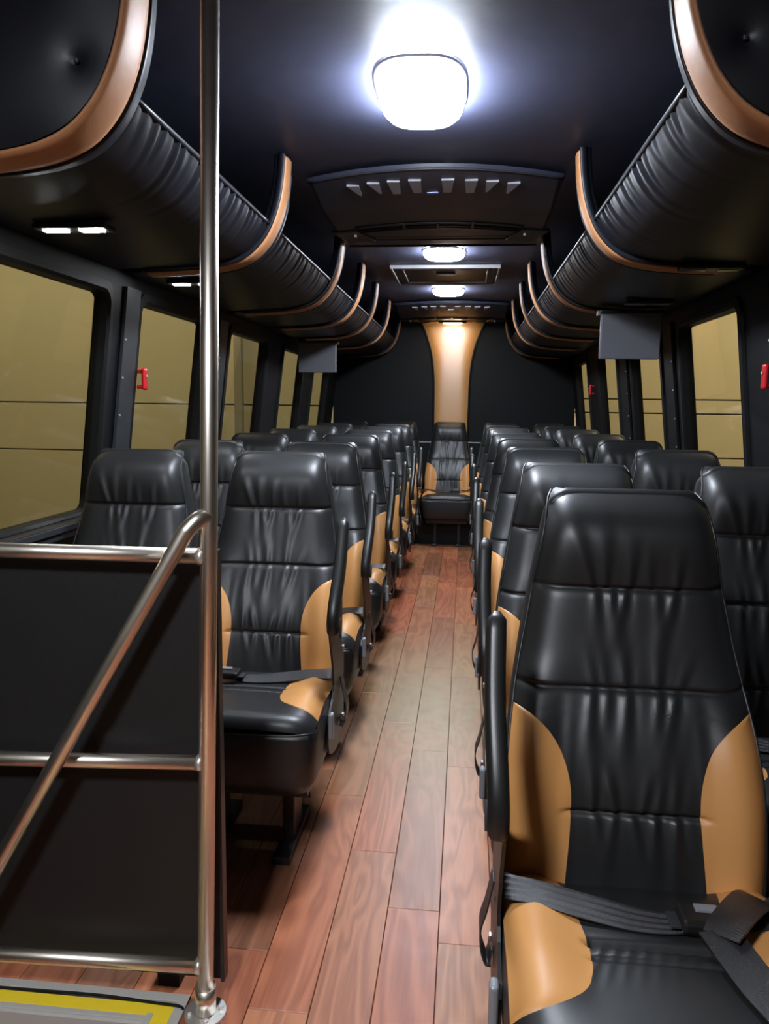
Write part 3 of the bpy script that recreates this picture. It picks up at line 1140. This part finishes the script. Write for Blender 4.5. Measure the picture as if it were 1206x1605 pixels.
    if side:
        s = side
        X = s * .2535
        # armrest folded upright
        pts = smooth_path([(X - s * .010, -.172, .658), (X - s * .010, -.180, .686), (X - s * .008, -.166, .73), (X - s * .003, -.105, .83), (X - s * .004, -.045, .948)], 6)
        N = len(pts)
        wv, fv = [], []
        n = 14
        for i, p in enumerate(pts):
            t = (pts[min(i + 1, N - 1)] - pts[max(0, i - 1)]).normalized()
            bx = Vector((1, 0, 0)); by = t.cross(bx).normalized()
            f = i / (N - 1)
            e = min(1, min(f, 1 - f) / .05) if min(f, 1 - f) < .05 else 1
            e = sqrt(max(.12, 1 - (1 - e) ** 2))
            hw_ = .0165 * e; hd = (.030 - .008 * f) * e
            for k in range(n):
                a = 2 * pi * k / n; c, si = cos(a), sin(a)
                wv.append(p + bx * (abs(c) ** .6 * (1 if c >= 0 else -1) * hw_) + by * (abs(si) ** .6 * (1 if si >= 0 else -1) * hd))
        for i in range(N - 1):
            for k in range(n): fv.append((i * n + k, i * n + (k + 1) % n, (i + 1) * n + (k + 1) % n, (i + 1) * n + k))
        fv.append(tuple(range(n))); fv.append(tuple((N - 1) * n + k for k in range(n)))
        arm = mesh('armrest', wv, fv, M['plastic'], r, smooth=True)
        tube('pivot_cap', [(X - s * .024, -.162, .668), (X + s * .009, -.162, .668)], .022, M['grayplastic'], arm, n=18)
        # side cover of the mechanism
        vs = []
        out = [(.055, .42), (.05, .54), (-.04, .60), (-.13, .68), (-.185, .66), (-.13, .54), (-.12, .46), (-.20, .40), (-.19, .31), (-.05, .27), (.05, .31)]
        oc = smooth_path([Vector((0, a, b)) for a, b in out] + [Vector((0, *out[0]))], 4)[:-1]
        m_ = len(oc)
        for xx in (s * .2305, s * .2365):
            for p in oc: vs.append((xx, p.y, p.z))
        fs = [tuple(range(m_)), tuple(range(2 * m_ - 1, m_ - 1, -1))] + [(k, (k + 1) % m_, m_ + (k + 1) % m_, m_ + k) for k in range(m_)]
        cov = mesh('side_cover', vs, fs, M['plastic'], r)
        box('recline_lever', (s * .243, -.205, .395), (.014, .026, .075), M['lever'], r, bev=.006, seg=3)
        # belt end drooping beside the seat
        pts = smooth_path([(s * .238, .0, .47), (s * .248, -.005, .42), (s * .258, -.01, .385), (s * .256, -.015, .35), (s * .246, -.015, .325), (s * .239, -.01, .345)], 5)
        ribbon('belt_tail', pts, (0, 1, 0), .045, .003, M['belt'], r)
        for k, (zz, yy) in enumerate(((.545, .03), (.33, .03))):
            box('bolt', (s * .238, yy, zz), (.008, .014, .014), M['steel2'], cov, bev=.003)
    if belt:
        q = -1 if side == 1 else 1
        # long strap from the -x side, with gathered end, to the buckle
        def mx(L): return [(q * x, y, z) for x, y, z in L]
        p1 = smooth_path(mx([(-.231, .03, .40), (-.231, -.02, .455), (-.225, -.065, .492), (-.17, -.083, .497), (-.10, -.100, .492), (-.03, -.118, .489), (.015, -.125, .490), (.045, -.125, .492)]), 5)
        N1 = len(p1)
        wd = [.048 if i < N1 * .6 else .048 - .016 * (i / N1 - .6) / .4 for i in range(N1)]
        b1 = ribbon('belt_strap', p1, (.15 * q, 1, .25), wd, .0025, M['belt'], r, grooves=.0012)
        bm = bmesh.new()
        add_box(bm, (.075 * q, -.125, .502), (.078, .052, .022), .007, seg=2)
        bk = finish(bm, 'buckle', M['plastic'], r)
        box('buckle_button', (.078 * q, -.117, .5145), (.034, .016, .005), M['lever'], bk, bev=.001)
        box('buckle_tongue', (.032 * q, -.126, .498), (.022, .036, .005), M['grayplastic'], bk, bev=.001)
        p2 = smooth_path(mx([(.231, .02, .42), (.230, -.03, .470), (.215, -.075, .502), (.170, -.105, .500), (.122, -.118, .500)]), 5)
        ribbon('belt_strap', p2, (.1 * q, 1, .2), .046, .0025, M['belt'], r, grooves=.0010)
    return r


proto = {-1: make_seat(-1), 1: make_seat(1), 0: make_seat(0)}
used = set()


def place_seat(side, x, ytop, label, group, rz=0):
    p = proto[side]
    if side in used: o = copy_tree(p)
    else: o = p; used.add(side)
    o.location = (x, ytop - .205, 0)
    o.rotation_euler = (0, 0, rz)
    tag(o, label, 'seat', group)
    return o


ordw = ['first', 'second', 'third', 'fourth', 'fifth', 'sixth', 'seventh', 'eighth']
RR = [1.45, 2.13, 2.95, 3.75, 4.60, 5.50, 6.40]
LR = [2.40, 3.10, 3.92, 4.67, 5.47, 6.27]
GA, GB = 'black and tan reclining seats right of the aisle', 'black and tan reclining seats left of the aisle'
rj = random.Random(4)
for k, y in enumerate(RR):
    lab = ('largest black and tan leather seat in the right foreground, unbuckled belt on its cushion' if k == 0 else
           'black and tan aisle seat on the right, %s row from the front' % ordw[k] if k < 6 else
           'black and tan aisle seat on the right, last row before the rear bench')
    place_seat(-1, .437, y, lab, GA, rj.uniform(-.01, .01) if k else 0)
    lab = 'black leather window seat on the right, %s row from the front' % ordw[k] if k < 6 else 'black leather window seat on the right, last row before the rear bench'
    place_seat(0, .915, y - .02, lab, GA, rj.uniform(-.01, .01))
for k, y in enumerate(LR):
    lab = ('black and tan aisle seat just behind the steel railing on the left' if k == 0 else
           'black and tan aisle seat on the left, %s row from the front' % ordw[k] if k < 5 else
           'black and tan aisle seat on the left, last row before the rear bench')
    place_seat(1, -.457, y, lab, GB, rj.uniform(-.01, .01) if k else 0)
    lab = ('black leather window seat directly behind the black partition' if k == 0 else
           'black leather window seat on the left, %s row from the front' % ordw[k] if k < 5 else
           'black leather window seat on the left, last row before the rear bench')
    place_seat(0, -.935, y, lab, GB, rj.uniform(-.01, .01))
for x, nm in ((-.945, 'left window end'), (-.480, 'left of the centre seat'), (-.012, 'middle, facing down the aisle below the tan column'), (.458, 'right of the centre seat'), (.925, 'right window end')):
    place_seat(0, x, 7.37, 'rear bench seat in black and tan, ' + nm, 'rear bench seats against the back wall')
# carpeted riser beneath the rear seats
tag(box('trim_20', (0, 7.33, .115), (2.36, .60, .23), M['rubber'], None, bev=.004), kind='structure')

# extra loose strap lying over the foreground seat
ns = [o for o in bpy.data.objects if o.get('label', '').startswith('largest black and tan')][0]
lb = ribbon('loose_belt_end', smooth_path([(.175, -.070, .505), (.150, -.098, .520), (.120, -.133, .524), (.092, -.165, .519), (.082, -.176, .512)], 5), (.45, -.9, .15), .060, .003, M['belt'], ns)
ribbon('belt_fold', smooth_path([(.082, -.160, .511), (.088, -.185, .510), (.096, -.215, .506), (.110, -.265, .502), (.135, -.330, .496), (.150, -.372, .470)], 5), (1, .12, .1), .058, .003, M['belt'], lb)

# ================================================================== RAILING AND PARTITION
rail = tag(empty('steel_railing', (-.379, 1.411, 0)), 'satin steel floor-to-ceiling pole with rails and sloping handrail beside the steps', 'railing')
O = Vector((-.379, 1.411, 0))


def P(x, y, z): return Vector((x, y, z)) - O


tube('pole', [P(-.379, 1.411, .012), P(-.351, 1.411, 1.043), P(-.328, 1.411, 2.125)], .0165, M['steel'], rail, n=32)
for (z0, z1) in ((.977, .978), (.541, .558), (.098, .111)):
    tube('rail', [P(-1.19, 1.411, z0 - (z1 - z0)), P(-.80, 1.411, z0), P(-.362 if z0 > .9 else -.375, 1.411, z1)], .0150, M['steel'], rail, n=24)
hp = smooth_path([P(-.351, 1.411, 1.055), P(-.366, 1.392, 1.052), P(-.385, 1.378, 1.030)], 6)
hp += [P(-.783, 1.360, .346), P(-1.02, 1.350, -.06)]
tube('handrail', hp, .0160, M['steel'], rail, n=24)
# weld collars at the joints
for z, x in ((.978, -.353), (.558, -.364), (.111, -.376)):
    tube('collar', [P(x - .008, 1.411, z), P(x - .020, 1.411, z)], .0170, M['steel2'], rail, n=20)
tube('sleeve', [P(-.379, 1.411, .010), P(-.3775, 1.411, .066)], .0215, M['steel'], rail, n=28)
tube('flange', [P(-.379, 1.411, .0), P(-.379, 1.411, .008)], .043, M['steel2'], rail, n=32)
for a in (20, 110, 200, 290):
    tube('bolt', [P(-.379 + .033 * cos(radians(a)), 1.411 + .033 * sin(radians(a)), .008), P(-.379 + .033 * cos(radians(a)), 1.411 + .033 * sin(radians(a)), .015)], .0055, M['steel2'], rail, n=6)

part = tag(empty('partition', (-.77, 1.46, 0)), 'black partition board behind the steel rails on the left', 'partition')
box('board', (0, 0, .515), (.84, .022, .925), M['panel'], part, bev=.003)
box('edge_strip', (.417, 0, .515), (.008, .028, .935), M['plastic'], part, bev=.002)
for x in (.285, -.30):
    box('foot', (x, .045, .026), (.050, .06, .052), M['rubber'], part, bev=.003)
    
cab = smooth_path([(-1.0, 1.418, .011), (-.84, 1.419, .011), (-.625, 1.423, .011), (-.50, 1.417, .011), (-.44, 1.412, .013), (-.425, 1.406, .012)], 6)
tag(tube('cable', cab, .0028, M['rubber'], None, n=8), 'thin black cable lying along the yellow step edge to the pole base', 'cable')

# ================================================================== OUTSIDE: GARAGE
gar = tag(empty('building', (0, 11, -.75)), 'tan sided garage wall seen through the windows', 'building')
for (xa, xb, m_) in ((.9, 9, M['ceramic']), (-10, -.9, M['siding_olive'])):
    zz = [-.75, .0, .60, 1.20, 1.39, 3.4] if xa > 0 else [-.75, .55, 1.25, 3.4]
    for a, b in zip(zz, zz[1:]):
        bm = bmesh.new()
        n = 1
        add_box(bm, ((xa + xb) / 2, 0, (a + b) / 2 + .75), (abs(xb - xa), .05, b - a - .018), .006)
        finish(bm, 'board', m_, gar)
box('backing', (0, .05, 2.1), (20, .04, 4.3), M['pipe'], gar)
tag(box('steel_column', (-3.06, 10.75, 1.3), (.11, .12, 4.1), M['pipe'], None, bev=.01), 'dark steel column outside the third left window', 'column')
tag(box('ground', (0, 5, -.80), (30, 20, .08), M['concrete']), kind='structure')
